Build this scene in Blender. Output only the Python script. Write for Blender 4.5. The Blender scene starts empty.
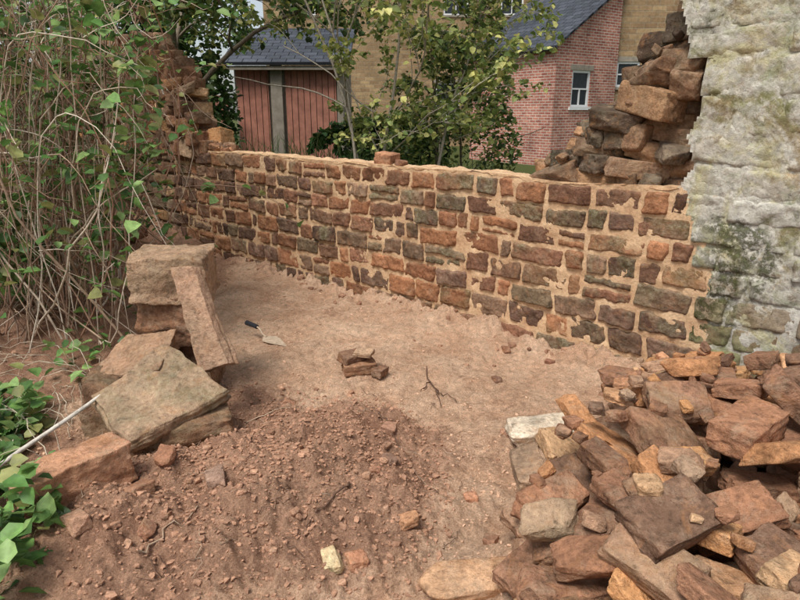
import bpy, bmesh, math, random
import numpy as np
from mathutils import Vector, Matrix, Euler
rng=np.random.default_rng(7); random.seed(7)
def seed(n):
    global rng
    rng=np.random.default_rng(n)
scene=bpy.context.scene
scene.view_settings.view_transform='Standard'
try: scene.view_settings.look='None'
except: pass
def S(r,g,b,k=1.0,ds=.08):
    l=.3*r+.59*g+.11*b; r,g,b=[c+(l-c)*ds for c in (r,g,b)]
    f=lambda c:(c/255/12.92 if c/255<=.04045 else ((c/255+.055)/1.055)**2.4)*k
    return (f(r),f(g),f(b))
# ---------------------------------------------------------------- noise
def _h(ix,iy,iz):
    v=np.sin(ix*127.1+iy*311.7+iz*74.7)*43758.5453
    return v-np.floor(v)
def vn(p):
    i=np.floor(p); f=p-i; u=f*f*(3-2*f)
    r=0
    for a in (0,1):
        for b in (0,1):
            for c in (0,1):
                w=(u[:,0] if a else 1-u[:,0])*(u[:,1] if b else 1-u[:,1])*(u[:,2] if c else 1-u[:,2])
                r=r+w*_h(i[:,0]+a,i[:,1]+b,i[:,2]+c)
    return r*2-1
def fbm(p,o=3,g=.5):
    r=0;a=1;s=1;q=np.asarray(p,float)
    for k in range(o):
        r=r+a*vn(q*s+k*17.3); a*=g; s*=2.03
    return r
def sm(x,a,b):
    t=np.clip((x-a)/(b-a),0,1); return t*t*(3-2*t)
# ---------------------------------------------------------------- mesh builder
class MB:
    def __init__(s): s.v=[];s.f=[];s.c=[];s.n=0
    def add(s,V,F,col=(.5,.5,.5,0)):
        V=np.asarray(V,float)
        c=np.asarray(col,float)
        if c.ndim==1: c=np.tile(c,(len(V),1))
        if isinstance(F,list): s.f+= [[i+s.n for i in f] for f in F]
        else: s.f+= (F+s.n).tolist()
        s.v.append(V);s.c.append(c);s.n+=len(V)
    def make(s,name,mat,smooth=True,parent=None):
        me=bpy.data.meshes.new(name)
        V=np.vstack(s.v); me.from_pydata(V.tolist(),[],s.f)
        ca=me.color_attributes.new('Col','FLOAT_COLOR','POINT')
        ca.data.foreach_set('color',np.vstack(s.c).astype(np.float32).ravel())
        if smooth: me.polygons.foreach_set('use_smooth',[True]*len(me.polygons))
        me.materials.append(mat); me.update()
        o=bpy.data.objects.new(name,me); scene.collection.objects.link(o)
        if parent: o.parent=parent
        return o
def empty(name):
    o=bpy.data.objects.new(name,None); scene.collection.objects.link(o); return o
# ---------------------------------------------------------------- shader helpers
def newmat(name):
    m=bpy.data.materials.new(name); m.use_nodes=True
    nt=m.node_tree; b=nt.nodes['Principled BSDF']
    b.inputs['Roughness'].default_value=.92
    b.inputs['Specular IOR Level'].default_value=.2
    return m,nt,b
def L(nt,a,b): nt.links.new(a,b)
def noise(nt,vec,scale,detail=5,rough=.6,dist=0):
    n=nt.nodes.new('ShaderNodeTexNoise'); n.inputs['Scale'].default_value=scale
    n.inputs['Detail'].default_value=detail; n.inputs['Roughness'].default_value=rough
    n.inputs['Distortion'].default_value=dist
    L(nt,vec,n.inputs['Vector']); return n.outputs['Fac']
def ramp(nt,fac,stops):
    r=nt.nodes.new('ShaderNodeValToRGB'); e=r.color_ramp.elements
    while len(e)<len(stops): e.new(.5)
    for k,(p,c) in enumerate(stops):
        e[k].position=p; e[k].color=(c,c,c,1) if isinstance(c,(int,float)) else (*c,1)
    L(nt,fac,r.inputs['Fac']); return r.outputs['Color']
def mix(nt,fac,a,b,mode='MIX'):
    m=nt.nodes.new('ShaderNodeMix'); m.data_type='RGBA'; m.blend_type=mode
    for k,x in ((0,fac),(6,a),(7,b)):
        if isinstance(x,(int,float)): m.inputs[k].default_value=x if k==0 else (x,x,x,1)
        elif isinstance(x,tuple): m.inputs[k].default_value=(*x,1)
        else: L(nt,x,m.inputs[k])
    return m.outputs[2]
def mth(nt,op,a,b=0.0):
    m=nt.nodes.new('ShaderNodeMath'); m.operation=op
    for k,x in ((0,a),(1,b)):
        if isinstance(x,(int,float)): m.inputs[k].default_value=x
        else: L(nt,x,m.inputs[k])
    return m.outputs[0]
def bump(nt,b,hs,strength=1.0):
    prev=None
    for h,d in hs:
        n=nt.nodes.new('ShaderNodeBump'); n.inputs['Distance'].default_value=d; n.inputs['Strength'].default_value=strength
        L(nt,h,n.inputs['Height'])
        if prev: L(nt,prev,n.inputs['Normal'])
        prev=n.outputs['Normal']
    L(nt,prev,b.inputs['Normal'])
def objvec(nt): return nt.nodes.new('ShaderNodeTexCoord').outputs['Object']
def colattr(nt):
    a=nt.nodes.new('ShaderNodeAttribute'); a.attribute_name='Col'; return a
def offvec(nt,a,k=9.0):
    v=nt.nodes.new('ShaderNodeVectorMath'); v.operation='MULTIPLY_ADD'
    L(nt,a.outputs['Color'],v.inputs[0]); v.inputs[1].default_value=(k,k*1.7,k*2.3)
    L(nt,objvec(nt),v.inputs[2]); return v.outputs[0]
def stone_mat(name,bs=1.0,orange=.3,dust=.45):
    m,nt,b=newmat(name); a=colattr(nt); vec=offvec(nt,a)
    n1=noise(nt,vec,8,7,.68,.3); n2=noise(nt,vec,50,5,.72); n3=noise(nt,vec,4.2,7,.72,.5)
    c=mix(nt,1.0,a.outputs['Color'],ramp(nt,n1,[(.3,.5),(.5,1.0),(.7,1.4)]),'MULTIPLY')
    c=mix(nt,1.0,c,ramp(nt,n2,[(.3,.6),(.5,1.0),(.7,1.4)]),'MULTIPLY')
    o=ramp(nt,noise(nt,vec,13,5,.65,.8),[(.53,0.0),(.68,orange)])
    c=mix(nt,o,c,S(190,130,80))
    d=ramp(nt,noise(nt,vec,6,7,.78,.2),[(.52,0.0),(.68,dust)])
    c=mix(nt,d,c,S(192,164,134))
    k=ramp(nt,noise(nt,vec,19,6,.8),[(.34,.5),(.44,1.0)]); c=mix(nt,1.0,c,k,'MULTIPLY')
    mk=mth(nt,'MULTIPLY',a.outputs['Alpha'],ramp(nt,n3,[(.42,0.0),(.6,.85)]))
    mk=mth(nt,'MULTIPLY',mk,ramp(nt,n2,[(.35,.35),(.6,1.0)]))
    mc=mix(nt,ramp(nt,noise(nt,vec,30,5,.75),[(.42,0.0),(.58,1.0)]),S(98,98,58),S(158,156,124))
    c=mix(nt,mk,c,mc)
    L(nt,c,b.inputs['Base Color'])
    bump(nt,b,[(n1,.024*bs),(n2,.009*bs),(noise(nt,vec,160,3,.6),.002*bs)])
    return m
M_stone=stone_mat('ironstone_face',1.0,.28,.32)
M_rubble=stone_mat('ironstone_rubble',1.1,.35,.55)
def mortar_mat(name,c1,c2):
    m,nt,b=newmat(name); v=objvec(nt)
    n=noise(nt,v,6,6,.6); n2=noise(nt,v,60,5,.7)
    c=mix(nt,ramp(nt,n,[(.35,0.0),(.65,1.0)]),c1,c2)
    c=mix(nt,1.0,c,ramp(nt,n2,[(.3,.72),(.7,1.18)]),'MULTIPLY')
    L(nt,c,b.inputs['Base Color']); bump(nt,b,[(n,.01),(n2,.006),(noise(nt,v,220,2,.5),.0015)]); return m
M_mort=mortar_mat('lime_mortar',S(198,156,116),S(220,184,142))
def lichen_mat():
    m,nt,b=newmat('lichened_stone'); a=colattr(nt); v=offvec(nt,a,1.0); w=objvec(nt)
    n1=noise(nt,v,6,9,.74,.4); n2=noise(nt,v,34,6,.78); n3=noise(nt,w,2.3,9,.75,.8)
    base=mix(nt,1.0,a.outputs['Color'],ramp(nt,n1,[(.3,.5),(.7,1.45)]),'MULTIPLY')
    g=ramp(nt,noise(nt,w,2.1,8,.72,.3),[(.40,0.0),(.56,.8)])
    c=mix(nt,g,base,mix(nt,n2,S(104,108,60),S(154,156,106)))
    p=mth(nt,'MULTIPLY',a.outputs['Alpha'],ramp(nt,mth(nt,'ADD',mth(nt,'MULTIPLY',n1,.45),mth(nt,'MULTIPLY',n3,.55)),[(.41,0.0),(.49,.94)]))
    pale=mix(nt,ramp(nt,noise(nt,w,8,7,.75),[(.38,0.0),(.62,1.0)]),S(182,176,160),S(226,220,206))
    pale=mix(nt,ramp(nt,noise(nt,w,2.7,7,.7,1.0),[(.51,0.0),(.62,.7)]),pale,S(198,190,132))
    pale=mix(nt,ramp(nt,noise(nt,w,3.4,7,.75,.6),[(.55,0.0),(.66,.6)]),pale,S(138,152,102))
    pale=mix(nt,ramp(nt,noise(nt,v,15,6,.8,.6),[(.57,0.0),(.66,.65)]),pale,S(168,136,98))
    c=mix(nt,p,c,pale)
    dm=mth(nt,'MULTIPLY',ramp(nt,noise(nt,w,1.35,5,.6,.6),[(.53,0.0),(.60,1.0)]),ramp(nt,noise(nt,w,18,6,.8),[(.46,0.0),(.56,.85)]))
    c=mix(nt,dm,c,S(80,84,40))
    c=mix(nt,1.0,c,ramp(nt,n2,[(.3,.62),(.5,1.0),(.7,1.2)]),'MULTIPLY')
    c=mix(nt,1.0,c,ramp(nt,noise(nt,v,22,6,.8),[(.33,.5),(.42,1.0)]),'MULTIPLY')
    L(nt,c,b.inputs['Base Color'])
    bump(nt,b,[(n1,.022),(n2,.009),(dm,.008),(noise(nt,w,140,3,.6),.002)]); return m
M_lich=lichen_mat()
def soil_mat():
    m,nt,b=newmat('soil'); a=colattr(nt); v=objvec(nt)
    sep=nt.nodes.new('ShaderNodeSeparateColor'); L(nt,a.outputs['Color'],sep.inputs[0])
    n1=noise(nt,v,3,7,.65,.3); n2=noise(nt,v,22,7,.75); n3=noise(nt,v,120,4,.7)
    loose=mix(nt,ramp(nt,n1,[(.35,0.0),(.65,1.0)]),S(172,126,98),S(204,158,126))
    sand=mix(nt,ramp(nt,n1,[(.35,0.0),(.65,1.0)]),S(212,164,128),S(238,198,162))
    pf=mth(nt,'ADD',sep.outputs[0],mth(nt,'MULTIPLY',mth(nt,'SUBTRACT',n2,.5),.9))
    c=mix(nt,ramp(nt,pf,[(.3,0.0),(.7,1.0)]),loose,sand)
    c=mix(nt,1.0,c,ramp(nt,n2,[(.28,.58),(.5,1.0),(.75,1.3)]),'MULTIPLY')
    c=mix(nt,1.0,c,ramp(nt,n3,[(.3,.66),(.7,1.3)]),'MULTIPLY')
    c=mix(nt,1.0,c,ramp(nt,noise(nt,v,1.1,5,.6),[(.35,.9),(.6,1.04)]),'MULTIPLY')
    gr=mix(nt,n2,S(50,60,26),S(96,104,50))
    c=mix(nt,sep.outputs[1],c,gr)
    L(nt,c,b.inputs['Base Color'])
    bump(nt,b,[(n2,.035),(n3,.011)]); return m
M_soil=soil_mat()
def clod_mat():
    m,nt,b=newmat('clods'); a=colattr(nt); v=objvec(nt); n=noise(nt,v,60,4,.7)
    L(nt,mix(nt,1.0,a.outputs['Color'],ramp(nt,n,[(.3,.6),(.7,1.3)]),'MULTIPLY'),b.inputs['Base Color'])
    bump(nt,b,[(noise(nt,v,90,4,.7),.008)]); return m
M_clod=clod_mat()
def leaf_mat(name,tr=.35):
    m,nt,b=newmat(name); a=colattr(nt); b.inputs['Roughness'].default_value=.5
    b.inputs['Specular IOR Level'].default_value=.4
    v=objvec(nt); n=noise(nt,v,25,2,.6)
    c=mix(nt,1.0,a.outputs['Color'],ramp(nt,n,[(.3,.7),(.7,1.3)]),'MULTIPLY')
    L(nt,c,b.inputs['Base Color'])
    t=nt.nodes.new('ShaderNodeBsdfTranslucent'); L(nt,c,t.inputs['Color'])
    ms=nt.nodes.new('ShaderNodeMixShader'); ms.inputs[0].default_value=tr
    L(nt,b.outputs[0],ms.inputs[1]); L(nt,t.outputs[0],ms.inputs[2])
    L(nt,ms.outputs[0],nt.nodes['Material Output'].inputs['Surface']); return m
M_leaf=leaf_mat('leaves')
def bark_mat():
    m,nt,b=newmat('bark'); a=colattr(nt); v=objvec(nt); n=noise(nt,v,30,4,.7)
    L(nt,mix(nt,1.0,a.outputs['Color'],ramp(nt,n,[(.3,.6),(.7,1.3)]),'MULTIPLY'),b.inputs['Base Color'])
    bump(nt,b,[(n,.004)]); return m
M_bark=bark_mat()
def plain(name,c,rough=.6,metal=0,nscale=8,var=.25):
    m,nt,b=newmat(name); v=objvec(nt); n=noise(nt,v,nscale,5,.65)
    L(nt,mix(nt,1.0,c,ramp(nt,n,[(.3,1-var),(.7,1+var)]),'MULTIPLY'),b.inputs['Base Color'])
    b.inputs['Roughness'].default_value=rough; b.inputs['Metallic'].default_value=metal; return m
def brick_mat(name,c1,c2,mo,bw,bh,ms=.012,var=.4):
    m,nt,b=newmat(name); uv=nt.nodes.new('ShaderNodeTexCoord').outputs['UV']
    t=nt.nodes.new('ShaderNodeTexBrick'); t.inputs['Scale'].default_value=1
    t.inputs['Brick Width'].default_value=bw; t.inputs['Row Height'].default_value=bh
    t.inputs['Mortar Size'].default_value=ms; t.inputs['Mortar Smooth'].default_value=.2
    t.inputs['Color1'].default_value=(*c1,1);t.inputs['Color2'].default_value=(*c2,1);t.inputs['Mortar'].default_value=(*mo,1)
    L(nt,uv,t.inputs['Vector'])
    n=noise(nt,objvec(nt),1.3,6,.7); n2=noise(nt,objvec(nt),14,4,.7)
    c=mix(nt,1.0,t.outputs['Color'],ramp(nt,n,[(.3,1-var),(.7,1+var*.7)]),'MULTIPLY')
    c=mix(nt,1.0,c,ramp(nt,n2,[(.3,.75),(.7,1.2)]),'MULTIPLY')
    L(nt,c,b.inputs['Base Color'])
    bump(nt,b,[(mth(nt,'SUBTRACT',1.0,t.outputs['Fac']),.01)]); return m
M_brick=brick_mat('red_brick',S(198,130,108),S(160,92,78),S(206,186,168),.235,.078)
M_slate=brick_mat('slate_roof',S(82,86,94),S(62,66,72),S(32,34,38),.3,.22,.01,.3)
M_ash=brick_mat('ochre_stone_wall',S(176,146,106),S(144,114,82),S(160,140,110),.42,.16,.014,.35)
M_white=plain('white_paint',(.75,.75,.73),.5,0,5,.06)
M_glass=plain('window_glass',(.03,.035,.04),.08)
M_board=plain('red_boards',S(172,114,94),.75,0,4,.3)
M_grey=plain('weathered_post',S(146,136,120),.85,0,7,.25)
M_lead=plain('gutter_black',(.03,.03,.03),.5)
# ---------------------------------------------------------------- wall frame
WX,WY=1.545,3.74; DX,DY=-.735,.678; NX,NY=-.678,-.735
def W(t,z,d):
    t,z,d=np.broadcast_arrays(np.asarray(t,float),np.asarray(z,float),np.asarray(d,float))
    return np.stack([WX+DX*t+NX*d, WY+DY*t+NY*d, z],-1)
def wd(x,y): return (x-WX)*NX+(y-WY)*NY
# ---------------------------------------------------------------- ground
def heap(x,y):
    xb=np.interp(y,[0.8,1.5,1.96,2.57,3.3,3.7,4.2],[.02,.14,.30,.62,1.2,1.75,2.4])
    e=x-xb; d=wd(x,y)
    h=.28*sm(e,.0,.75)+.05*sm(e,-.02,.13)
    h*=(1-.5*sm(y+.25*x,2.6,3.7))*(.3+.7*sm(d,.1,.8))
    return np.where(d>0,h,0)
def mask(x,y):
    g=lambda cx,cy,rx,ry:np.exp(-((x-cx)/rx)**2-((y-cy)/ry)**2)
    return g(-.62,2.25,.55,.5)*.18+g(-.28,2.85,.4,.38)*.13+g(-1.2,2.0,.5,.5)*.08+g(-.9,3.15,.4,.35)*.06+g(-.12,2.2,.25,.4)*.07+g(-.6,3.9,.5,.4)*.02
def gh(x,y):
    x=np.asarray(x,float);y=np.asarray(y,float)
    P=np.stack([x,y,x*0],-1).reshape(-1,3)
    sh=x.shape
    n1=fbm(P*1.3,3).reshape(sh); n2=fbm(P*8,4,.55).reshape(sh); n3=fbm(P*34+5,3,.6).reshape(sh); n4=vn(P*4.2+30).reshape(sh)
    m=mask(x,y); r=np.clip(m*9,0,1)
    near=1-sm(np.hypot(x,y),9,16)
    d=wd(x,y)
    z=near*(.028*n1+m*(1+.5*n1)+.016*n4)
    z+=near*((.015+.034*r)*n2+(.006+.010*r)*n3)
    lb=sm(-x,1.9,3.4)*near*(d>0)
    z+=lb*(.22+.06*n2)+sm(-x,1.2,2.0)*near*.012*n3
    z+=np.where(d>0,.05*np.exp(-(d/.16)**2)*(1+.8*n2),0)*near
    z+=.7*heap(x,y)
    return z
def axis(segs):
    out=[segs[0][0]]
    for a,b,s in segs:
        n=max(1,int(round((b-a)/s))); out+=list(np.linspace(a,b,n+1)[1:])
    return np.array(out)
gx=axis([(-300,-60,60),(-60,-12,6),(-12,-4.5,.25),(-4.5,-2,.04),(-2,1.3,.010),(1.3,3.5,.05),(3.5,12,.5),(12,60,6),(60,300,60)])
gy=axis([(-60,-6,9),(-6,.6,.5),(.6,1.4,.04),(1.4,3.6,.010),(3.6,5.5,.018),(5.5,9,.06),(9,16,.4),(16,60,4),(60,420,60)])
GX,GY=np.meshgrid(gx,gy)
GZ=gh(GX,GY)
nx,ny=len(gx),len(gy)
idx=np.arange(nx*ny).reshape(ny,nx)
F=np.stack([idx[:-1,:-1],idx[:-1,1:],idx[1:,1:],idx[1:,:-1]],-1).reshape(-1,4)
V=np.stack([GX,GY,GZ],-1).reshape(-1,3)
x,y=V[:,0],V[:,1]; d=wd(x,y); nn=fbm(V*2.2,3)
path=1-np.clip(mask(x,y)*10+.35*nn*np.clip(mask(x,y)*10,0,1),0,1)
path*=1-sm(-x+.25*nn,1.35,2.1)
path*=1-.35*sm(nn,-.05,.6)
path=np.where(d<0,0,path)
gr=np.where(d<-.3,1.0,0)*1.0; gr=np.maximum(gr,sm(np.hypot(x,y),10,14)); gr=np.maximum(gr,.35*sm(-x+.5*nn,2.8,3.6))
g=MB(); g.add(V,F,np.stack([path,gr,x*0,x*0+1],-1)); g.make('ground',M_soil)
# ---------------------------------------------------------------- rock prototypes
def rock_proto(seed,jit=.45,bev=.06,nz=.05,extra=5,el=.3):
    r=random.Random(seed); bm=bmesh.new()
    for sx in (-1,1):
        for sy in (-1,1):
            for sz in (-1,1):
                bm.verts.new((sx*(1-r.random()*jit),sy*(1-r.random()*jit),sz*(1-r.random()*jit*.6)))
    for _ in range(extra):
        v=[r.uniform(-.85,.85) for _ in range(3)]; k=r.randrange(3); v[k]=r.choice((-1,1))*r.uniform(.9,1.1); bm.verts.new(v)
    bmesh.ops.convex_hull(bm,input=list(bm.verts))
    lo=[v for v in bm.verts if not v.link_faces]
    bmesh.ops.delete(bm,geom=lo,context='VERTS')
    bmesh.ops.dissolve_limit(bm,angle_limit=.12,verts=list(bm.verts),edges=list(bm.edges))
    bmesh.ops.bevel(bm,geom=list(bm.edges),offset=bev*r.uniform(.6,1.2),segments=1,affect='EDGES',clamp_overlap=True)
    bmesh.ops.triangulate(bm,faces=list(bm.faces))
    bmesh.ops.remove_doubles(bm,verts=list(bm.verts),dist=.01)
    for k in range(3):
        big=[e for e in bm.edges if e.calc_length()>el]
        if not big: break
        bmesh.ops.subdivide_edges(bm,edges=big,cuts=2 if k==0 else 1)
        bmesh.ops.triangulate(bm,faces=list(bm.faces))
    bm.normal_update()
    V=np.array([v.co[:] for v in bm.verts]); N=np.array([v.normal[:] for v in bm.verts])
    V=V+N*(nz*fbm(V*2.6+seed*3.1,4,.65))[:,None]
    bm.verts.index_update(); F=[[v.index for v in f.verts] for f in bm.faces]
    bm.free(); return V,F
PR=[rock_proto(i) for i in range(20)]
BL=[rock_proto(100+i,jit=.2,bev=.06,nz=.06,extra=2) for i in range(10)]
SM=[rock_proto(200+i,el=.7) for i in range(10)]
def ico(seed):
    bm=bmesh.new(); bmesh.ops.create_icosphere(bm,subdivisions=1,radius=1)
    V=np.array([v.co[:] for v in bm.verts]); F=[[v.index for v in f.verts] for f in bm.faces]; bm.free()
    r=np.random.default_rng(seed); return V*(1+r.uniform(-.5,.35,(len(V),1))),F
IC=[ico(i) for i in range(12)]
def rot(rx,ry,rz): return np.array(Euler((rx,ry,rz)).to_matrix())
def place(mb,proto,loc,size,R,col,moss=0):
    V,F=proto; P=(V*(np.array(size)/2))@R.T+np.array(loc)
    mb.add(P,F,(*col,moss)); return P
STC=[S(184,132,96),S(166,118,88),S(200,150,108),S(150,108,82),S(176,136,106),S(134,100,78),S(208,164,120),S(160,112,82),S(144,104,78),S(190,154,122),S(206,148,96),S(186,130,86)]
def tint(c,lo,hi): 
    k=rng.uniform(lo,hi); return tuple(float(q*k) for q in c)
def rc(k=.9,v=.15): return tint(STC[rng.integers(len(STC))],k*(1-v),k*(1+v))
# ---------------------------------------------------------------- wall face stones
seed(21)
def patch(mb,t0,t1,z0,z1,col,moss,joint=.008,prot=.014,res=.009,rough=.009,drop=.03,fall=.011,warp=.016,d0=0.0):
    nt_=max(5,int((t1-t0)/res)); nz_=max(5,int((z1-z0)/res))
    T,Z=np.meshgrid(np.linspace(t0,t1,nt_),np.linspace(z0,z1,nz_))
    t=T.ravel();z=Z.ravel()
    ct,cz=(t0+t1)/2,(z0+z1)/2; ht,hz=(t1-t0)/2,(z1-z0)/2; r=min(.022,hz*.4)
    skew=rng.uniform(-.16,.16)
    qx=np.abs(t-ct+skew*(z-cz))-(ht-r); qy=np.abs(z-cz+rng.uniform(-.06,.06)*(t-ct))-(hz-r)
    sd=np.hypot(np.maximum(qx,0),np.maximum(qy,0))+np.minimum(np.maximum(qx,qy),0)-r
    P=np.stack([t,z,t*0+d0],-1); s=rng.uniform(0,99)
    e=-sd-joint+.010*fbm(P*18+s,3)
    k=sm(e,-fall*.6,fall)
    pr=prot*rng.uniform(.4,1.6)
    d=-drop+(drop+pr)*k+k*(rough*fbm(P*13+s,4,.65)+ (t-ct)*rng.uniform(-.06,.06)+(z-cz)*rng.uniform(-.1,.1))
    zz=z+warp*vn(np.stack([t*1.6,z*.8,t*0],-1)); tt=t+warp*vn(np.stack([t*2+9,z*3,t*0+4],-1))
    i=np.arange(nt_*nz_).reshape(nz_,nt_)
    F=np.stack([i[:-1,:-1],i[:-1,1:],i[1:,1:],i[1:,:-1]],-1).reshape(-1,4)
    mb.add(W(tt,zz,d+d0),F,(*col,moss))
def sheet(mb,t0,t1,z0,z1,keep,col,d0=0,res=.015,amp=.006,warp=.016):
    nt_=int((t1-t0)/res);nz_=int((z1-z0)/res)
    T,Z=np.meshgrid(np.linspace(t0,t1,nt_),np.linspace(z0,z1,nz_)); t=T.ravel();z=Z.ravel()
    P=np.stack([t,z,t*0],-1); d=d0+amp*fbm(P*18,4,.6)
    i=np.arange(nt_*nz_).reshape(nz_,nt_)
    F=np.stack([i[:-1,:-1],i[:-1,1:],i[1:,1:],i[1:,:-1]],-1).reshape(-1,4)
    F=F[keep(t[F].mean(1),z[F].mean(1))]
    zz=z+warp*vn(np.stack([t*1.6,z*.8,t*0],-1))
    mb.add(W(t,zz,d),F,(*col,1))
def joint_t(z): return np.interp(z,[0,.3,.55,.8,1.0,1.15],[-.34,-.32,-.28,-.28,-.14,-.08])
NEWC=[S(158,106,74),S(138,94,68),S(120,84,64),S(150,104,78),S(106,76,60),S(130,94,72),S(170,118,82),S(116,86,70),S(98,72,58),S(142,110,86),S(158,106,72),S(128,100,78),S(148,98,68),S(132,110,84)]
zc=[-.08,.09,.26,.41,.57,.72,.86,1.0,1.15]
new=MB(); old=MB()
for a,b in zip(zc[:-1],zc[1:]):
    t=-2.9; js=joint_t((a+b)/2)+rng.uniform(-.08,.08)
    while t<5.75:
        if t<js:
            w=rng.uniform(.22,.45)
            if t+w>js-.12: w=js-t
            lich=.1+.9*sm(np.array((a+b)/2+rng.uniform(-.15,.15)),.42,.8)
            c=S(156,132,102) if a>.4 else S(142,114,84)
            patch(old,t,t+w,a,b,tint(c,.8,1.2),float(lich),joint=.004,prot=.01,drop=.025,res=.013,rough=.010,warp=.03)
        else:
            w=rng.uniform(.19,.42) if rng.random()<.8 else rng.uniform(.1,.17)
            if t>2.5: w*=.85
            c=tint(NEWC[rng.integers(len(NEWC))],.72,1.18)
            ms=.8 if rng.random()<.2 else .2*rng.random()
            if t<.6 and a<.5: ms=max(ms,.6*rng.random()+.15)
            if rng.random()<.1 and b-a>.13 and w>.18:
                mid=(a+b)/2+rng.uniform(-.02,.02)
                patch(new,t,t+w,a,mid,c,ms,joint=.007); c2=NEWC[rng.integers(len(NEWC))]
                patch(new,t,t+w,mid,b,c2,ms,joint=.007)
            else:
                jz=rng.uniform(-.01,.01)
                patch(new,t,t+w,a+jz,b+jz,c,ms,joint=rng.uniform(.006,.013),prot=rng.uniform(.008,.022))
        t+=w
def edge_t(z): return np.interp(z,[1.15,1.3,1.45,1.7,1.85,1.95,2.2,3],[-.08,-.16,-.1,-.2,-.2,-.05,.03,.1])
zo=1.15
while zo<3.0:
    h=rng.uniform(.12,.24); t=-2.9; e=edge_t(zo+h/2)+rng.uniform(-.07,.05)
    while t<e-.02:
        w=rng.uniform(.2,.55)
        if t+w>e-.12: w=e-t
        patch(old,t,t+w,zo,zo+h,tint(S(172,144,108),.85,1.15),float(rng.uniform(.8,1)),joint=.001,prot=.006,drop=.013,res=.013,rough=.009,warp=.03,fall=.02)
        t+=w
    zo+=h
newwall=empty('rebuilt_stone_wall'); oldwall=empty('old_stone_wall')
new.make('face_stones',M_stone,parent=newwall)
mo=MB()
sheet(mo,-.75,5.75,-.1,1.165,lambda t,z:t>joint_t(z)-.06,(.4,.3,.2),d0=.0)
nt_,nd_=400,24
T,D=np.meshgrid(np.linspace(-.1,5.75,nt_),np.linspace(.004,-.36,nd_)); t=T.ravel();dd=D.ravel()
zz=1.158+.016*vn(np.stack([t*1.6,t*0+1.15*.8,t*0],-1))+.015*fbm(np.stack([t*11,dd*16,t*0],-1),4)-.03*sm(-dd,.3,.36)-.004
i=np.arange(nt_*nd_).reshape(nd_,nt_); F=np.stack([i[:-1,:-1],i[:-1,1:],i[1:,1:],i[1:,:-1]],-1).reshape(-1,4)
mo.add(W(t,zz,dd),F)
mo.add(W([-.6,5.75,5.75,-.6],[-.1,-.1,1.13,1.13],-.36),[[0,1,2,3]])
mo.make('lime_mortar_bed',M_mort,parent=newwall)
ls=MB(); place(ls,BL[2],W(2.36,1.205,-.12),(.2,.15,.11),rot(.05,.08,-.7),S(190,134,98)); place(ls,PR[3],W(2.18,1.185,-.1),(.1,.09,.05),rot(0,.1,.3),S(150,108,84))
ls.make('loose_cap_stone',M_rubble)
old.make('face_stones_old',M_lich,parent=oldwall)
om=MB()
sheet(om,-2.9,.12,-.1,3.0,lambda t,z:np.where(z<1.15,t<joint_t(z)-.05,t<edge_t(z)-.01),S(168,146,110),d0=.0,res=.014,amp=.008)
om.make('old_bedding',M_lich,parent=oldwall)
# exposed rubble core (right)
seed(22)
core=MB()
def tmax(z): return np.interp(z,[1.15,1.25,1.33,1.5,1.62,1.72,1.9,2.1,2.6],[1.0,.85,.72,.66,.48,.32,.22,.05,-.08])
CC=[S(146,110,82),S(118,92,70),S(156,120,92),S(102,80,64),S(168,126,90),S(128,108,90),S(90,72,58)]
z=1.12
def crock(): return (BL[rng.integers(10)] if rng.random()<.25 else PR[rng.integers(20)])
while z<2.9:
    h=rng.uniform(.07,.15)
    for dd,lay in ((-.17,0),(-.34,1)):
        te=tmax(z+h/2)+rng.uniform(-.09,.07)-(.1 if lay==0 else 0); t=float(edge_t(z+h/2))-.12
        while t<te:
            w=rng.uniform(.1,.34); hh=h*rng.uniform(1.15,1.9); tc=min(t+w/2,te-.05)
            o_=rng.uniform(-.07,.06)
            if tc-w*.6<edge_t(z)+.04: o_=-.10
            place(core,crock(),W(tc,z+h/2+rng.uniform(-.02,.02),dd+o_),(w*1.25,.25,hh),
                  rot(rng.normal(0,.17),rng.normal(0,.17),math.atan2(DY,DX)+rng.normal(0,.25)),tint(CC[rng.integers(7)],.6,1.1),.25)
            t+=w*.88
    z+=h*.92
for _ in range(110):
    z=rng.uniform(1.15,2.1); t=tmax(z)-.03-abs(rng.normal(0,.14)); s=rng.uniform(.03,.09)
    if t<edge_t(z)+.08: continue
    place(core,SM[rng.integers(10)],W(t,z,rng.uniform(-.36,-.05)),(s,s,s*.7),rot(*rng.uniform(-1,1,3)),tint(CC[rng.integers(6)],.8,1.2),.1)
core.make('exposed_rubble_core',M_rubble,parent=oldwall)
def hexa(mb,pts8,col):
    mb.add(pts8,[[0,3,2,1],[4,5,6,7],[0,1,5,4],[1,2,6,5],[2,3,7,6],[3,0,4,7]],col)
bd=MB(); hexa(bd,np.vstack([W([-2.9,-.45,-.45,-2.9],-.1,[-.03,-.03,-.42,-.42]),W([-2.9,-.32,-.32,-2.9],2.98,[-.03,-.03,-.42,-.42])]),(*S(110,86,64),0))
bd.make('wall_body',M_rubble,smooth=False,parent=oldwall)
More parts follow.
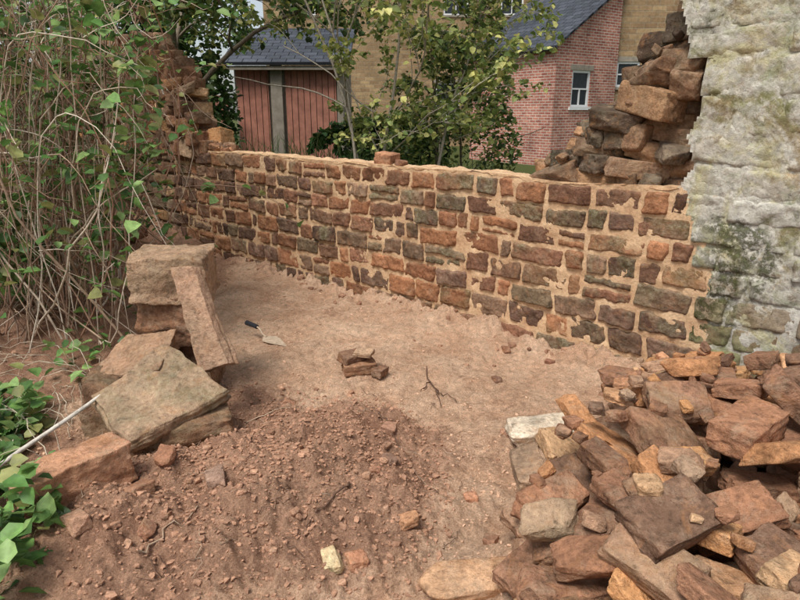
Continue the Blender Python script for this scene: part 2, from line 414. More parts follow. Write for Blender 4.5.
# left ruined wall
seed(23)
lw=empty('ruined_stone_wall'); lo=MB(); lc=MB()
def tmin(z): return np.interp(z,[1.15,1.3,1.42,1.55,1.7,1.95,2.2,2.4],[4.95,5.1,5.3,5.35,5.5,5.55,5.9,6.3])
z=1.12
while z<2.35:
    h=rng.uniform(.07,.14)
    for dd in (-.06,-.25):
        t=tmin(z+h/2)+rng.uniform(-.12,.12)
        while t<8.5:
            w=rng.uniform(.1,.3)
            place(lc,crock(),W(t+w/2,z+h/2+rng.uniform(-.02,.02),dd+rng.uniform(-.05,.06)),(w*1.25,.26,h*rng.uniform(1.2,1.8)),
                  rot(rng.normal(0,.15),rng.normal(0,.13),math.atan2(DY,DX)+rng.normal(0,.3)),rc(.8,.25),.25)
            t+=w*.92
    z+=h*.93
for _ in range(50):
    t=rng.uniform(4.75,5.6); s=rng.uniform(.05,.13); place(lc,PR[rng.integers(20)],W(t,1.16+s*.3+max(0,(t-4.9))*.25,rng.uniform(-.3,-.04)),(s,s*.8,s*.6),rot(*rng.uniform(-.5,.5,3)),rc(.9,.25),.1)
for a,b in zip(zc[:-1],zc[1:]):
    t=5.78+rng.uniform(-.03,.03)
    while t<9.5:
        w=rng.uniform(.2,.4); patch(lo,t,t+w,a,b,rc(.55,.2),.5,res=.02,joint=.006,rough=.012); t+=w
hexa(lc,np.vstack([W([5.75,9.5,9.5,5.75],-.1,[-.012,-.012,-.36,-.36]),W([5.75,9.5,9.5,5.75],1.16,[-.012,-.012,-.36,-.36])]),(*S(110,84,62),.3))
lc.make('broken_rubble_top',M_rubble,parent=lw); lo.make('lower_courses',M_stone,parent=lw)
# ---------------------------------------------------------------- rubble heap (height-map settled)
seed(24)
RX0,RY0,RS=-.3,.9,.01; RW,RH=400,360
hx=RX0+RS*(np.arange(RW)+.5); hy=RY0+RS*(np.arange(RH)+.5); HX,HY=np.meshgrid(hx,hy)
H=gh(HX,HY)
TG=gh(HX,HY)+.13*sm(heap(HX,HY),.02,.10)
DD=wd(HX,HY)
pile=MB()
def drop(mb,proto,cx,cy,size,R,col,moss=0,sink=.015,pc=93):
    V,F=proto; P=(V*(np.array(size)/2))@R.T; P=P+np.array([cx,cy,0])
    ix=((P[:,0]-RX0)/RS).astype(int); iy=((P[:,1]-RY0)/RS).astype(int)
    ok=(ix>=1)&(ix<RW-1)&(iy>=1)&(iy<RH-1)
    if ok.sum()<len(P)*.9: return False
    dz=np.percentile(H[iy[ok],ix[ok]]-P[ok,2],pc)-sink
    P[:,2]+=dz
    for ax in (-1,0,1):
        for ay in (-1,0,1):
            np.maximum.at(H,(iy[ok]+ay,ix[ok]+ax),P[ok,2]-.004)
    mb.add(P,F,(*col,moss)); return True
PSX,PSY=.74,2.84
def excl(x,y): return (abs(x-PSX)<.36 and abs(y-PSY)<.24) or (x<.42 and y<1.93)
def cand(n,minh):
    best=None
    for _ in range(n):
        ix=rng.integers(20,RW-20); iy=rng.integers(15,RH-20)
        if heap(hx[ix],hy[iy])<minh or DD[iy,ix]<.12: continue
        if excl(hx[ix],hy[iy]): continue
        sc=(TG[iy,ix]-H[max(0,iy-4):iy+5,max(0,ix-4):ix+5].max())
        if best is None or sc>best[0]: best=(sc,hx[ix],hy[iy])
    return best
def orient(fl=.28): return rot(rng.normal(0,fl),rng.normal(0,fl),rng.uniform(0,6.28))
for i in range(210):
    c=cand(16,.015)
    if c is None: continue
    s=rng.uniform(.1,.17)
    drop(pile,PR[rng.integers(20)],c[1],c[2],(s,s*rng.uniform(.6,.85),s*rng.uniform(.35,.55)),orient(.3),rc(.9,.2),.1)
for i in range(340):
    c=cand(24,.02)
    if c is None: continue
    s=rng.uniform(.14,.29)
    pr=PR[rng.integers(20)] if rng.random()<.7 else BL[rng.integers(10)]
    drop(pile,pr,c[1],c[2],(s,s*rng.uniform(.5,.78),s*rng.uniform(.24,.4)),orient(.27),rc(1.0,.22),.35 if rng.random()<.12 else .06)
for i in range(520):
    ix=rng.integers(20,RW-20); iy=rng.integers(15,RH-20)
    hh=heap(hx[ix],hy[iy])
    if hh<.004 or DD[iy,ix]<.08 or (hh>.12 and rng.random()<.65): continue
    if abs(hx[ix]-PSX)<.25 and abs(hy[iy]-PSY)<.13: continue
    s=rng.uniform(.03,.09); drop(pile,PR[rng.integers(20)] if s>.06 else SM[rng.integers(10)],hx[ix],hy[iy],(s,s*.8,s*.5),orient(.3),rc(.95,.2),0,.006)
pile.make('rubble_pile',M_rubble)
sp=MB(); place(sp,BL[4],(PSX,PSY,float(gh(np.array([PSX]),np.array([PSY]))[0])+.065),(.44,.18,.08),rot(.1,-.03,.16),S(222,202,174),0)
sp.make('pale_stone_slab',M_rubble)
sp=MB(); place(sp,PR[6],(.26,1.8,float(gh(np.array([.26]),np.array([1.8]))[0])+.02),(.38,.17,.08),rot(.05,-.05,.1),S(206,160,120),0); sp.make('flat_rubble_stone',M_rubble)
# ---------------------------------------------------------------- shaped slabs
seed(25)
def cubegrid(n):
    bm=bmesh.new(); bmesh.ops.create_cube(bm,size=2); bmesh.ops.subdivide_edges(bm,edges=list(bm.edges),cuts=n,use_grid_fill=True)
    V=np.array([v.co[:] for v in bm.verts]); bm.verts.index_update(); F=[[v.index for v in f.verts] for f in bm.faces]; bm.free(); return V,F
CG=cubegrid(31)
def slab(mb,top,bot,col,moss=0,amp=.012,rnd=.05,lay=1.0):
    V,F=CG; V=V.copy(); s=rng.uniform(0,50)
    a=np.abs(V); so=np.sort(a,axis=1)
    cut=np.clip(so[:,1]+so[:,2]-1.93,0,1); V=V*(1-rnd*3.5*cut[:,None])
    u=(V+1)/2; T=np.array(top,float);B=np.array(bot,float)
    def bl(Q): return ((1-u[:,0])*(1-u[:,1]))[:,None]*Q[0]+(u[:,0]*(1-u[:,1]))[:,None]*Q[1]+(u[:,0]*u[:,1])[:,None]*Q[2]+((1-u[:,0])*u[:,1])[:,None]*Q[3]
    P=bl(B)*(1-u[:,2:3])+bl(T)*u[:,2:3]; ctr=P.mean(0)
    n=np.stack([fbm(P*7+s,5,.62),fbm(P*7+s+20,5,.62),fbm(P*7+s+40,5,.62)],-1)
    n2=np.stack([vn(P*3+s+7),vn(P*3+s+27),vn(P*3+s+47)],-1)
    side=sm(a[:,:2].max(1),.8,1.0)
    bed=vn(np.stack([u[:,2]*5+s,P[:,0]*1.5,P[:,1]*1.5],-1))
    rimn=vn(P*9+s+70)
    out=(P-ctr); out[:,2]=0
    P=P+amp*n+amp*1.3*n2+out*(side*(.05*lay*bed+.05*rimn))[:,None]
    mb.add(P,F,(*col,moss))
def blockpts(cx,cy,z0,z1,lx,ly,rz,tp=.92,tilt=(0,0)):
    c,s=math.cos(rz),math.sin(rz); o=[]
    for z,k in ((z1,tp),(z0,1)):
        r=[]
        for a,b in ((-1,-1),(1,-1),(1,1),(-1,1)):
            X=a*lx/2*k;Y=b*ly/2*k; r.append((cx+c*X-s*Y,cy+s*X+c*Y,z+(tilt[0]*X+tilt[1]*Y)))
        o.append(r)
    return o
def off(pts,v): return [tuple(np.array(p)+np.array(v)) for p in pts]
ss=MB()
t_,b_=blockpts(-1.27,3.42,-.02,.36,.40,.36,.1); slab(ss,t_,b_,S(136,98,74),.3,.014)
t_,b_=blockpts(-1.27,3.40,.34,.64,.33,.33,-.1,.97); slab(ss,t_,b_,S(130,92,68),.2,.014)
t_,b_=blockpts(-1.245,3.38,.62,.865,.42,.34,.1,.97,(-.02,.04)); slab(ss,t_,b_,S(172,138,108),.35,.013)
ss.make('stacked_stone_block',M_rubble)
s2=MB(); tp=[(-1.014,2.93,.33),(-.872,2.96,.36),(-1.075,3.13,.83),(-1.19,3.14,.82)]
slab(s2,tp,off(tp,(.03,.06,-.02)),S(176,138,110),.2,.008); s2.make('leaning_stone_slab',M_rubble)
s3=MB(); tp=[(-1.17,2.43,.22),(-.83,2.83,.30),(-1.21,3.04,.46),(-1.47,2.74,.30)]
slab(s3,tp,off(tp,(-.01,.03,-.085)),S(174,142,112),.65,.009); s3.make('mossy_flat_slab',M_rubble)
s4=MB(); t_,b_=blockpts(-1.1,2.76,-.02,.21,.52,.38,.35,.95); slab(s4,t_,b_,S(144,108,80),.6,.014)
tp=[(-1.63,3.02,.28),(-1.2,2.86,.38),(-1.2,3.18,.48),(-1.5,3.26,.42)]; slab(s4,tp,off(tp,(0,.02,-.12)),S(168,130,100),.25,.012)
t_,b_=blockpts(-1.42,3.02,-.02,.3,.4,.34,.2,.9); slab(s4,t_,b_,S(126,94,70),.4,.014)
s4.make('base_stones',M_rubble)
s5=MB(); zb=float(gh(np.array([-1.28]),np.array([2.13]))[0]); t_,b_=blockpts(-1.28,2.14,zb-.03,zb+.14,.42,.17,.82,.95,(.06,0)); slab(s5,t_,b_,S(190,138,104),.1,.010); s5.make('long_building_stone',M_rubble)
s6=MB(); zb=float(gh(np.array([-.265]),np.array([3.66]))[0])
for (ox,oy,z,l,w,h,r,c) in ((0,0,.03,.22,.15,.07,.2,S(158,114,84)),(-.03,.02,.085,.17,.13,.055,.6,S(134,98,76)),(.04,0,.12,.13,.1,.03,-.3,S(190,154,122)),(.14,-.06,.02,.1,.08,.05,1,S(134,98,76))):
    place(s6,BL[int(z*100)%10],(-.265+ox,3.66+oy,zb+z),(l,w,h),rot(.05,-.04,r),c,.1)
s6.make('small_stone_stack',M_rubble)
# scattered stones
seed(26)
sc=MB()
def onground(mb,proto,x,y,s,col,flat=.5,sink=.3,moss=0):
    z=float(gh(np.array([x]),np.array([y]))[0]); place(mb,proto,(x,y,z+s*flat*(.5-sink)),(s,s*rng.uniform(.65,.9),s*flat),orient(.2),col,moss)
for x,y,s,c in ((-.24,1.83,.1,S(206,184,140)),(-.15,1.85,.09,S(176,122,90)),(.03,2.05,.09,S(200,146,106)),(-.05,2.42,.09,S(146,112,92)),(-.05,2.75,.1,S(170,126,100)),(-.1,2.3,.05,S(184,130,100)),
   (-1.0,2.1,.13,S(166,120,90)),(-1.12,1.87,.12,S(176,134,106)),(-.9,1.9,.08,S(166,118,90)),(-.72,2.15,.12,S(166,132,110)),(-.98,2.32,.1,S(160,112,84)),(-1.25,2.42,.12,S(134,100,78)),(-.62,3.2,.08,S(166,120,92)),(-3.0,7.0,.3,S(144,106,82)),(-3.1,6.6,.26,S(166,120,92)),(-2.3,5.4,.2,S(134,100,78)),(.3,2.3,.07,S(184,130,98)),(.35,2.05,.08,S(166,122,94)),(1.0,3.9,.07,S(144,100,76)),(.75,4.15,.08,S(154,108,80)),(.6,3.6,.07,S(134,98,78))):
    onground(sc,PR[rng.integers(20)],x,y,s,c)
SOC=[S(184,138,108),S(166,122,94),S(198,152,120)]
for _ in range(230):
    if rng.random()<.6: x,y=rng.normal(-.7,.5),rng.normal(2.4,.45)
    else: x,y=rng.uniform(-2.6,1.2),rng.uniform(1.5,6)
    if wd(x,y)<.05 or y<1.3: continue
    onground(sc,SM[rng.integers(10)],x,y,rng.uniform(.012,.045),SOC[rng.integers(3)],.55,.45)
for _ in range(34):
    t=rng.uniform(-.2,5.4); p=W(t,0,rng.uniform(.03,.2)); onground(sc,PR[rng.integers(20)],p[0],p[1],rng.uniform(.025,.07),tuple(q*.8 for q in SOC[rng.integers(3)]),.6,.45)
sc.make('scattered_stones',M_rubble)
cl=MB(); N=17000
cx=np.where(rng.random(N)<.66,rng.normal(-.6,.55,N),rng.uniform(-2.8,1.4,N)); cy=np.where(rng.random(N)<.66,rng.normal(2.45,.5,N),rng.uniform(1.4,6,N)); cz=gh(cx,cy)
for i in range(N):
    x,y,z=cx[i],cy[i],cz[i]
    if wd(x,y)<.02 or y<1.2: continue
    onp=mask(np.array(x),np.array(y))>.03
    if not onp and rng.random()<.4: continue
    s=abs(rng.normal(0,.0058))+.002
    if rng.random()<.012: s*=2
    if not onp: s*=.75
    k=rng.uniform(.85,1.15); c=S(186,140,110) if onp else S(220,176,142)
    V,F=IC[i%12]; cl.add(V*np.array([s,s*rng.uniform(.5,.9),s*.6])@rot(0,0,rng.uniform(0,6)).T+np.array([x,y,z+s*.15]),F,(c[0]*k,c[1]*k,c[2]*k,0))
cl.make('soil_clods',M_clod,smooth=False)
# ---------------------------------------------------------------- tubes
def tube(mb,pts,r0,r1,col,sides=5):
    P=np.asarray(pts,float); n=len(P); T=np.gradient(P,axis=0); T/=np.linalg.norm(T,axis=1)[:,None]+1e-9
    up=np.array([[.31,.92,.2]])*np.ones((n,1))
    A=np.cross(T,up); A/=np.linalg.norm(A,axis=1)[:,None]+1e-9; B=np.cross(T,A)
    th=np.arange(sides)*2*math.pi/sides; R=np.linspace(r0,r1,n)
    V=(P[:,None,:]+R[:,None,None]*(np.cos(th)[None,:,None]*A[:,None,:]+np.sin(th)[None,:,None]*B[:,None,:])).reshape(-1,3)
    F=[]
    for i in range(n-1):
        for k in range(sides): F.append([i*sides+k,i*sides+(k+1)%sides,(i+1)*sides+(k+1)%sides,(i+1)*sides+k])
    mb.add(V,np.array(F),(*col,0))
LS=np.array([(0,0,0),(.32,.28,.06),(.26,.68,.05),(0,1,-.06),(-.26,.68,.05),(-.32,.28,.06)])
def leaves(mb,P,size,pal,up=.5,var=.35):
    n=len(P)
    if n==0: return
    P=np.asarray(P); nrm=rng.normal(0,1,(n,3)); nrm[:,2]=np.abs(nrm[:,2])+up; nrm/=np.linalg.norm(nrm,axis=1)[:,None]
    d=rng.normal(0,1,(n,3)); d[:,2]-=.35; d-= (d*nrm).sum(1)[:,None]*nrm; d/=np.linalg.norm(d,axis=1)[:,None]
    s=np.cross(d,nrm); sz=size*rng.uniform(1-var,1+var,n)
    V=P[:,None,:]+sz[:,None,None]*(LS[None,:,0:1]*s[:,None,:]*1.25+LS[None,:,1:2]*d[:,None,:]+LS[None,:,2:3]*nrm[:,None,:]*2)
    b=np.arange(n)*6; F=np.stack([np.stack([b,b+1,b+2,b+3],-1),np.stack([b,b+3,b+4,b+5],-1)],1).reshape(-1,4)
    pal=np.array(pal); c=pal[rng.integers(len(pal),size=n)]*rng.uniform(.7,1.3,(n,1))
    C=np.concatenate([np.repeat(c,6,axis=0),np.zeros((n*6,1))],1)
    mb.add(V.reshape(-1,3),F,C)
PY=[S(156,164,86),S(184,184,100),S(128,144,72),S(204,198,116),S(142,154,84),S(110,130,64)]
PD=[S(74,98,50),S(94,118,60),S(60,80,42),S(112,132,68)]
PG=[S(92,134,64),S(118,158,80),S(76,108,52),S(140,172,98),S(146,148,86)]
def grow(br,lf,p,d,length,r,lev,maxlev,col,droop=.05,nch=4,wander=.22,sides=5,region=None):
    n=7; pts=[np.array(p,float)]; dd=np.array(d,float)
    for i in range(n):
        dd=dd+rng.normal(0,wander/ (1.5 if lev==0 else 1),3)*.5; dd[2]-=droop*lev; dd/=np.linalg.norm(dd)
        pts.append(pts[-1]+dd*length/n)
    if region is not None and lev>=2 and not region(pts[-1]): return
    tube(br,pts,r,r*.45,col,sides if lev<2 else 3)
    if lev>=maxlev-1:
        for q in pts[2:]:
            for _ in range(2 if lev<maxlev else 3): lf.append(q+rng.normal(0,.035,3))
    if lev<maxlev:
        for k in range(nch):
            i=rng.integers(2 if lev==0 else 1,n+1); q=pts[i]
            a=rng.normal(0,1,3); a[2]=abs(a[2])*.5+.1; nd=dd*.55+a/np.linalg.norm(a)*.8; nd/=np.linalg.norm(nd)
            grow(br,lf,q,nd,length*rng.uniform(.4,.65),r*.5,lev+1,maxlev,col,droop,nch,wander,sides,region)
def plant(name,bases,length,r,maxlev,nch,pal,lsize,barkc,droop=.05,lean=.25,extra=None,dens=1.0,region=None):
    e=empty(name); br=MB(); lf=[]
    for b in bases:
        d=np.array([rng.normal(0,lean),rng.normal(0,lean),1.0]); d/=np.linalg.norm(d)
        grow(br,lf,b,d,length*rng.uniform(.8,1.1),r,0,maxlev,barkc,droop,nch,region=region)
    L_=MB(); P=np.array(lf)
    if dens<1: P=P[rng.random(len(P))<dens]
    leaves(L_,P,lsize,pal)
    if extra is not None: leaves(L_,extra,lsize,pal)
    br.make('branches',M_bark,parent=e); L_.make('foliage',M_leaf,parent=e); return e
def cloud(ells,n,thr=-.05,fs=1.8,shell=.5):
    out=[]
    for (c,r,w) in ells:
        m=int(n*w); u=rng.normal(0,1,(m,3)); u/=np.linalg.norm(u,axis=1)[:,None]
        k=rng.random(m)**(1/3); k=shell+(1-shell)*k
        P=np.array(c)+u*k[:,None]*np.array(r)
        P=P[vn(P*fs)+.4*vn(P*fs*2.7)>thr]; out.append(P)
    P=np.vstack(out); return P[P[:,2]>0]
BK=S(122,108,90); BKp=S(176,164,144)
seed(31)
plant('elder_shrub',[(-.5,8.3,0),(-.4,8.35,0),(-.3,8.5,0),(.45,8.7,0)],3.7,.026,3,5,PY,.075,BKp,droop=.02,lean=.12,region=lambda p:p[0]>-1.0 or p[2]>2.7)
seed(32)
c=cloud([((.75,9.3,1.1),(1.0,.6,.9),1),((.9,9.5,1.9),(.7,.5,.7),.4)],3600,thr=.0,fs=2.2)
plant('garden_shrub',[(.5,9.3,0),(1.0,9.6,0)],2.4,.022,3,4,PD+PY,.065,BK,extra=c,lean=.15,region=lambda p:p[0]<2.1 and p[0]>-.8)
seed(33)
plant('overhanging_tree',[(-3.4,10.2,0)],5.0,.09,4,5,PD+PG[:2]+PY[:2],.085,BK,droop=.07,lean=.05,dens=.75,region=lambda p:p[0]<-2.75 or p[2]>2.55)
seed(34)
plant('hawthorn_tree',[(-4.6,8.2,0),(-5.4,7.6,0)],4.6,.07,4,4,PG+PD,.07,BK,droop=.05,lean=.15,dens=.7,region=lambda p:p[0]<-2.9 or p[2]>2.6)
seed(35)
hd=MB(); leaves(hd,cloud([((-6,11.5,1.5),(3.2,1.2,2.4),1),((-9,9,1.5),(2.5,1.6,2.4),.8),((-3.8,10.9,1.2),(.8,.6,.9),.2),((-.4,11,.9),(1.2,.4,.6),.2)],22000,thr=-.2,fs=1.5),.11,PD+PG[:1]); hd.make('hedge',M_leaf)
gm=MB()
for _ in range(500):
    bx,by=rng.uniform(-2.4,1.3),rng.uniform(9.4,10.4); hgt=rng.uniform(.8,1.5)*(1.1 if bx<-.6 else .8); dr=rng.normal(0,.3,2)
    u=np.linspace(0,1,6)[:,None]; pts=np.array([bx,by,0])+np.concatenate([u**2*dr[0],u**2*dr[1],u*hgt*(1-.2*u)],1)
    tube(gm,pts,.012,.002,PG[rng.integers(5)],3)
gm.make('tall_grass',M_leaf)
# ---------------------------------------------------------------- brambles at left
seed(36)
bb=empty('bramble_thicket'); br=MB(); lf=[]; TC=[S(178,150,124),S(150,118,96),S(200,180,156),S(124,98,80),S(162,122,98),S(214,198,176)]
def cane(p0,p1,bow,n=14,jit=.02):
    u=np.linspace(0,1,n)[:,None]; P=np.array(p0)*(1-u)+np.array(p1)*u
    P=P+np.sin(u*math.pi)*np.array(bow); w=rng.normal(0,jit,(n,3)); w=np.cumsum(w,axis=0); w-=u*w[-1]; return P+w
for i in range(240):
    y=rng.uniform(3.9,6.6); k=y/5
    top=(rng.uniform(-3.6,-1.95)*k,y+rng.uniform(-.5,.5),rng.uniform(2.3,3.3)); base=(rng.uniform(-3.4,-2.25)*k,y,.1)
    if rng.random()<.3: top=(top[0]*.9,top[1],rng.uniform(1.2,2.2))
    P=cane(base,top,rng.normal(0,.3,3)); r=rng.uniform(.003,.011)
    tube(br,P,r,r*.5,TC[rng.integers(6)],4)
    for _ in range(4):
        j=rng.integers(3,13); q=P[j]; dv=rng.normal(0,.33,3)+np.array([.05,-.05,-.08]); Q=cane(q,q+dv,rng.normal(0,.07,3),8,.014); tube(br,Q,r*.5,.0012,TC[rng.integers(6)],3)
        if rng.random()<.3:
            for a in Q[3:]: lf+= [a+rng.normal(0,.02,3)]
    for a in P[4:]:
        if rng.random()<.09: lf+= [a+rng.normal(0,.03,3) for _ in range(3)]
for i in range(34):
    y=rng.uniform(3.8,6.4); k=y/5; b0=(rng.uniform(-3.2,-2.5)*k,y,.1); e0=(rng.uniform(-2.1,-1.6)*k,y-.2,rng.uniform(.3,2.2)); P=cane(b0,e0,(-.1,0,rng.uniform(.7,1.5)),16); tube(br,P,.006,.002,TC[rng.integers(6)],4)
    for a in P[6:]: 
        if rng.random()<.5: lf+= [a+rng.normal(0,.04,3) for _ in range(3)]
for i in range(340):
    x,y=rng.uniform(-3.4,-1.5),rng.uniform(2.4,6.0)
    if x>-.52*y or (y<4 and x<-.75*y-.2): continue
    z=float(gh(np.array([x]),np.array([y]))[0]); dv=rng.normal(0,.3,3); dv[2]=0; dv[0]=-abs(dv[0])
    P=cane((x,y,z+.01),(x+dv[0],y+dv[1],z+.05),(0,0,rng.uniform(.02,.17)),10,.015); tube(br,P,.003,.0012,TC[rng.integers(6)] if y>4 else S(206,190,164),3)
br.make('canes',M_bark,parent=bb)
lb=MB(); leaves(lb,np.array(lf),.085,PG,up=1.2)
u=cloud([((-4.2,5.6,2.4),(1.4,.8,.8),1),((-3.6,6.6,1.0),(1.0,.5,.9),.4),((-2.9,4.3,.9),(.5,.4,.5),.3)],1900,thr=.1,fs=2.5,shell=.2); leaves(lb,u,.08,PG+PD)
lb.make('bramble_leaves',M_leaf,parent=bb)
seed(37)
iv=MB(); pts=[]
for _ in range(3400):
    x,y=rng.uniform(-2.8,-1.2),rng.uniform(1.4,3.3)
    if x>-.63*y : continue
    q=np.array([[x*1.9,y*1.9,3.]])
    if vn(q)[0]+.35*sm(-x,1.2,1.9)<.0: continue
    pts.append((x,y,float(gh(np.array([x]),np.array([y]))[0])+abs(rng.normal(0,.1))+.015))
leaves(iv,np.array(pts),.072,PG,up=1.3)
pts=[]
for _ in range(2400):
    x,y=rng.uniform(-4.4,-1.9),rng.uniform(3.4,7.6)
    if x>-.51*y: continue
    if vn(np.array([[x*1.6,y*1.6,8.]]))[0]<.08: continue
    pts.append((x,y,float(gh(np.array([x]),np.array([y]))[0])+abs(rng.normal(0,.14))+.02))
leaves(iv,np.array(pts),.078,PG,up=1.5)
iv.make('ivy_ground_cover',M_leaf)
st=MB(); tube(st,cane((-1.75,2.05,.14),(-1.42,2.78,.3),(0,0,.01),8,.003),.011,.009,S(206,196,180),7); st.make('cut_stick',M_bark)
tw=MB()
def gz(x,y): return float(gh(np.array([x]),np.array([y]))[0])
TW=[((.17,3.75),(.23,3.25)),((.2,3.45),(.33,3.3)),((.19,3.6),(.12,3.42)),((-.1,2.9),(.0,2.6)),((-.9,1.8),(-.75,2.0)),((-.2,2.2),(-.33,1.95)),((-.85,3.0),(-.6,3.1))]
for _ in range(50):
    a=(rng.uniform(-1.6,.3),rng.uniform(1.6,3.6)); an=rng.uniform(0,6.28); l=rng.uniform(.05,.2); TW.append((a,(a[0]+l*math.cos(an),a[1]+l*math.sin(an))))
for k,(a,b) in enumerate(TW):
    n=9; u=np.linspace(0,1,n); X=a[0]+(b[0]-a[0])*u+rng.normal(0,.008,n); Y=a[1]+(b[1]-a[1])*u+rng.normal(0,.008,n)
    Z=gh(X,Y)+.008+rng.uniform(0,.01,n); r=.005 if k<7 else .002; tube(tw,np.stack([X,Y,Z],-1),r,r*.5,S(104,78,62) if k%2 or k<3 else S(176,150,124),4)
tw.make('twigs',M_bark)
# ---------------------------------------------------------------- trowel
def obj_from(name,V,F,mat,parent=None,bev=0):
    me=bpy.data.meshes.new(name); me.from_pydata([tuple(v) for v in V],[],F); me.materials.append(mat)
    o=bpy.data.objects.new(name,me); scene.collection.objects.link(o)
    if parent: o.parent=parent
    if bev: 
        m=o.modifiers.new('b','BEVEL'); m.width=bev; m.segments=2
    return o
tr=empty('bricklayer_trowel')
M_steel=plain('worn_steel',S(186,164,138),.65,.2,30,.3); M_hand=plain('dark_grip',(.03,.03,.035),.5)
bl=[(0,0),(.06,.055),(.11,.05),(.25,.0),(.11,-.05),(.06,-.055)]
obj_from('blade',[(a,b,.001) for a,b in bl]+[(a,b,-.0015) for a,b in bl],[[0,5,4,3,2,1],[6,7,8,9,10,11]]+[[i,(i+1)%6,(i+1)%6+6,i+6] for i in range(6)],M_steel,tr)
tm=MB(); tube(tm,[(.03,0,.002),(-.01,0,.01),(-.03,0,.035),(-.05,0,.045),(-.07,0,.045)],.006,.006,S(150,140,130),8); tm.make('tang',M_steel,parent=tr)
tm=MB(); tube(tm,[(-.06,0,.045),(-.065,0,.045)],.001,.015,(.03,.03,.03),12); tube(tm,[(-.065,0,.045),(-.10,0,.046),(-.15,0,.045),(-.18,0,.044)],.015,.017,(.03,.03,.03),12); tube(tm,[(-.18,0,.044),(-.19,0,.044)],.017,.001,(.03,.03,.03),12); tm.make('handle',M_hand,parent=tr)
tz=max(gz(-.98,4.24),gz(-.88,4.15),gz(-.82,4.1)); tr.location=(-.98,4.24,tz+.012); tr.rotation_euler=(.03,.04,math.radians(-42)); tr.scale=(1.1,1.1,1.1)
# ---------------------------------------------------------------- buildings
def wallq(name,p0,p1,z0,z1,ops,mat,parent,reveal=.12):
    p0=np.array(p0,float);p1=np.array(p1,float); Ln=np.linalg.norm(p1-p0); d=(p1-p0)/Ln; n=np.array([d[1],-d[0]]) 
    us=sorted({0,Ln,*[o[0] for o in ops],*[o[1] for o in ops]}); vs=sorted({z0,z1,*[o[2] for o in ops],*[o[3] for o in ops]})
    V=[];Fs=[];UV=[]
    def q(a): 
        b=len(V); 
        for (u,v,w) in a: V.append((p0[0]+d[0]*u-n[0]*w,p0[1]+d[1]*u-n[1]*w,v)); UV.append((u+w,v))
        Fs.append([b,b+1,b+2,b+3])
    for a,b in zip(us[:-1],us[1:]):
        for c,e in zip(vs[:-1],vs[1:]):
            m=((a+b)/2,(c+e)/2)
            if any(o[0]<m[0]<o[1] and o[2]<m[1]<o[3] for o in ops): continue
            q([(a,c,0),(b,c,0),(b,e,0),(a,e,0)])
    for o in ops:
        a,b,c,e=o; r=reveal
        q([(a,c,0),(a,c,r),(a,e,r),(a,e,0)]);q([(b,c,r),(b,c,0),(b,e,0),(b,e,r)]);q([(a,e,0),(a,e,r),(b,e,r),(b,e,0)]);q([(a,c,r),(a,c,0),(b,c,0),(b,c,r)])
    ob=obj_from(name,V,Fs,mat,parent); uv=ob.data.uv_layers.new(name='UVMap')
    for lp in ob.data.loops: uv.data[lp.index].uv=UV[lp.vertex_index]
    for k,o in enumerate(ops):
        a,b,c,e=o
        def P(u,v,w): return (p0[0]+d[0]*u-n[0]*w,p0[1]+d[1]*u-n[1]*w,v)
        def bx(nm,u0,u1,v0,v1,w0,w1,mt):
            obj_from(nm,[P(u0,v0,w0),P(u1,v0,w0),P(u1,v1,w0),P(u0,v1,w0),P(u0,v0,w1),P(u1,v0,w1),P(u1,v1,w1),P(u0,v1,w1)],[[0,1,2,3],[5,4,7,6],[4,0,3,7],[1,5,6,2],[3,2,6,7],[4,5,1,0]],mt,parent)
        f=.07
        bx('window_jamb',a,a+f,c,e,.03,.09,M_white);bx('window_jamb',b-f,b,c,e,.03,.09,M_white)
        bx('window_rail',a+f,b-f,e-f,e,.03,.09,M_white);bx('window_rail',a+f,b-f,c,c+f,.03,.09,M_white)
        bx('glazing_bar',a+f,b-f,(c+e)/2-.02,(c+e)/2+.02,.04,.08,M_white);bx('glazing_bar',(a+b)/2-.02,(a+b)/2+.02,c+f,(c+e)/2-.02,.04,.08,M_white)
        bx('glass',a+f,b-f,c+f,e-f,.075,.085,M_glass)
        bx('sill',a-.08,b+.08,c-.08,c,-.05,.03,M_white if mat is M_brick else M_grey)
        bx('lintel',a-.1,b+.1,e,e+.14,-.015,.02,M_grey)
    return ob
def poly(name,pts,uvs,mat,parent,th=.0):
    V=list(pts); n=len(V); Fs=[list(range(n))]
    if th:
        V+= [(p[0],p[1],p[2]-th) for p in pts]; Fs.append([n+i for i in reversed(range(n))]); Fs+= [[i,i+n,(i+1)%n+n,(i+1)%n] for i in range(n)]
    ob=obj_from(name,V,Fs,mat,parent); uv=ob.data.uv_layers.new(name='UVMap')
    for lp in ob.data.loops: uv.data[lp.index].uv=uvs[lp.vertex_index%n]
    return ob
bh=empty('brick_house')
C=np.array([4.43,19.0]); gd=np.array([.819,.574]); sd_=np.array([-.574,.819]); Lg,Lsd=2.75,3.6; ez,rz=3.4,5.2
wallq('gable_wall',C,C+gd*Lg,-.1,ez,[(.73,1.55,1.69,2.73)],M_brick,bh)
a,b=C,C+gd*Lg; poly('gable_triangle',[(a[0],a[1],ez),(b[0],b[1],ez),(b[0],b[1],rz)],[(0,ez),(Lg,ez),(Lg,rz)],M_brick,bh)
wallq('side_wall',C+sd_*Lsd,C,-.1,ez,[],M_brick,bh)
o1=C-gd*.18-sd_*.12; o2=C-gd*.18+sd_*(Lsd+.1); o3=C+gd*Lg+sd_*(Lsd+.1); o4=C+gd*Lg-sd_*.12
zl=ez-.18*(rz-ez)/Lg+.05; zr=rz+.06; sl=math.hypot(Lg+.18,zr-zl)
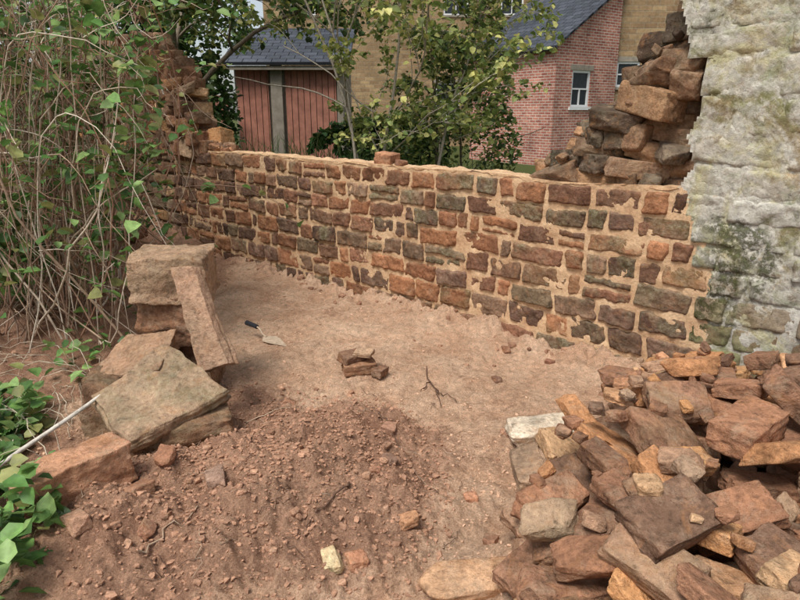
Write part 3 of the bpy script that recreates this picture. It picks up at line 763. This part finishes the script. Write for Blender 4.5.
poly('slate_roof',[(o1[0],o1[1],zl),(o4[0],o4[1],zr),(o3[0],o3[1],zr),(o2[0],o2[1],zl)],[(0,0),(0,sl),(Lsd,sl),(Lsd,0)],M_slate,bh,.07)
gt=MB(); tube(gt,[(o1[0],o1[1],zl-.08),(o2[0],o2[1],zl-.08)],.06,.06,(.03,.03,.03),8); gt.make('gutter',M_lead,parent=bh)
sh=empty('stone_house')
wallq('front_wall',(6.6,20.75),(15,20.75),-.1,7.5,[(.12,.85,2.3,3.05),(2.6,3.5,4.3,5.5),(2.6,3.5,1.5,2.7)],M_ash,sh)
wallq('side_wall',(6.6,29),(6.6,20.75),-.1,7.5,[],M_ash,sh)
poly('roof_slope',[(6.4,20.5,7.45),(15.2,20.5,7.45),(15.2,25,10.5),(6.4,25,10.5)],[(0,0),(8.8,0),(8.8,5.4),(0,5.4)],M_slate,sh,.1)
s_=empty('stone_house.001')
wallq('front_wall',(-6,30),(6.6,30),-.1,9,[(7.9,9.0,5.6,7.4),(1.2,2.3,5.6,7.4),(10.4,11.4,5.6,7.4),(7.6,8.7,1.2,2.8)],M_ash,s_)
wallq('side_wall',(-6,38),(-6,30),-.1,9,[],M_ash,s_)
poly('roof_slope',[(-6.2,29.7,8.95),(6.8,29.7,8.95),(6.8,34,12),(-6.2,34,12)],[(0,0),(13,0),(13,5.3),(0,5.3)],M_slate,s_,.1)
sd=empty('garden_shed')
def box(nm,x0,x1,y0,y1,z0,z1,mt,par):
    return obj_from(nm,[(x0,y0,z0),(x1,y0,z0),(x1,y1,z0),(x0,y1,z0),(x0,y0,z1),(x1,y0,z1),(x1,y1,z1),(x0,y1,z1)],[[0,3,2,1],[4,5,6,7],[0,1,5,4],[1,2,6,5],[2,3,7,6],[3,0,4,7]],mt,par,.006)
def boards(nm,x0,x1,y,z1,par,w=.13):
    x=x0
    while x<x1-.02:
        dz=rng.uniform(-.006,.006); box(nm,x,min(x+w-.012,x1),y+dz,y+.03+dz,.02,z1,M_board,par); x+=w
boards('door_board',-2.42,-1.35,14.0,2.5,sd); boards('wall_board',-3.45,-2.78,14.0,2.5,sd)
box('backing',-3.5,-1.2,14.05,16.3,0,2.5,M_grey,sd); box('post',-2.72,-2.48,13.93,14.04,0,2.52,M_grey,sd); box('post',-1.33,-1.2,13.95,14.04,0,2.5,M_grey,sd)
poly('slate_roof',[(-3.7,13.75,2.55),(-1.05,13.75,2.55),(-1.05,16,3.45),(-3.7,16,3.45)],[(0,0),(2.65,0),(2.65,2.5),(0,2.5)],M_slate,sd,.06)
box('fascia',-3.68,-1.07,13.78,13.8,2.4,2.48,M_grey,sd)
fe=empty('wooden_fence'); boards('board',-6.2,-3.55,13.6,1.9,fe); box('rail',-6.2,-3.55,13.66,13.72,1.4,1.5,M_board,fe)
# ---------------------------------------------------------------- light
az=math.radians(215); el=math.radians(60)
w=bpy.data.worlds.new('World'); scene.world=w; w.use_nodes=True; nt=w.node_tree; bg=nt.nodes['Background']
sk=nt.nodes.new('ShaderNodeTexSky'); sk.sky_type='NISHITA'; sk.sun_disc=False; sk.sun_elevation=el; sk.sun_rotation=az; sk.air_density=1.0; sk.dust_density=2
hs=nt.nodes.new('ShaderNodeHueSaturation'); hs.inputs['Saturation'].default_value=.45
L(nt,sk.outputs[0],hs.inputs['Color']); L(nt,hs.outputs[0],bg.inputs['Color']); bg.inputs['Strength'].default_value=.15
sn=bpy.data.lights.new('sun','SUN'); sn.energy=3.4; sn.angle=math.radians(22); sn.color=(1,.975,.94)
so=bpy.data.objects.new('sun',sn); scene.collection.objects.link(so)
sv=Vector((math.sin(az)*math.cos(el),math.cos(az)*math.cos(el),math.sin(el))); so.rotation_euler=sv.to_track_quat('Z','Y').to_euler(); so.location=sv*20
cam=bpy.data.cameras.new('camera'); cam.sensor_width=36; cam.lens=28.26; cam.clip_end=1500; cam.clip_start=.05
co=bpy.data.objects.new('camera',cam); scene.collection.objects.link(co); co.location=(0,0,1.6); co.rotation_euler=(math.radians(90-16.8),0,0); scene.camera=co
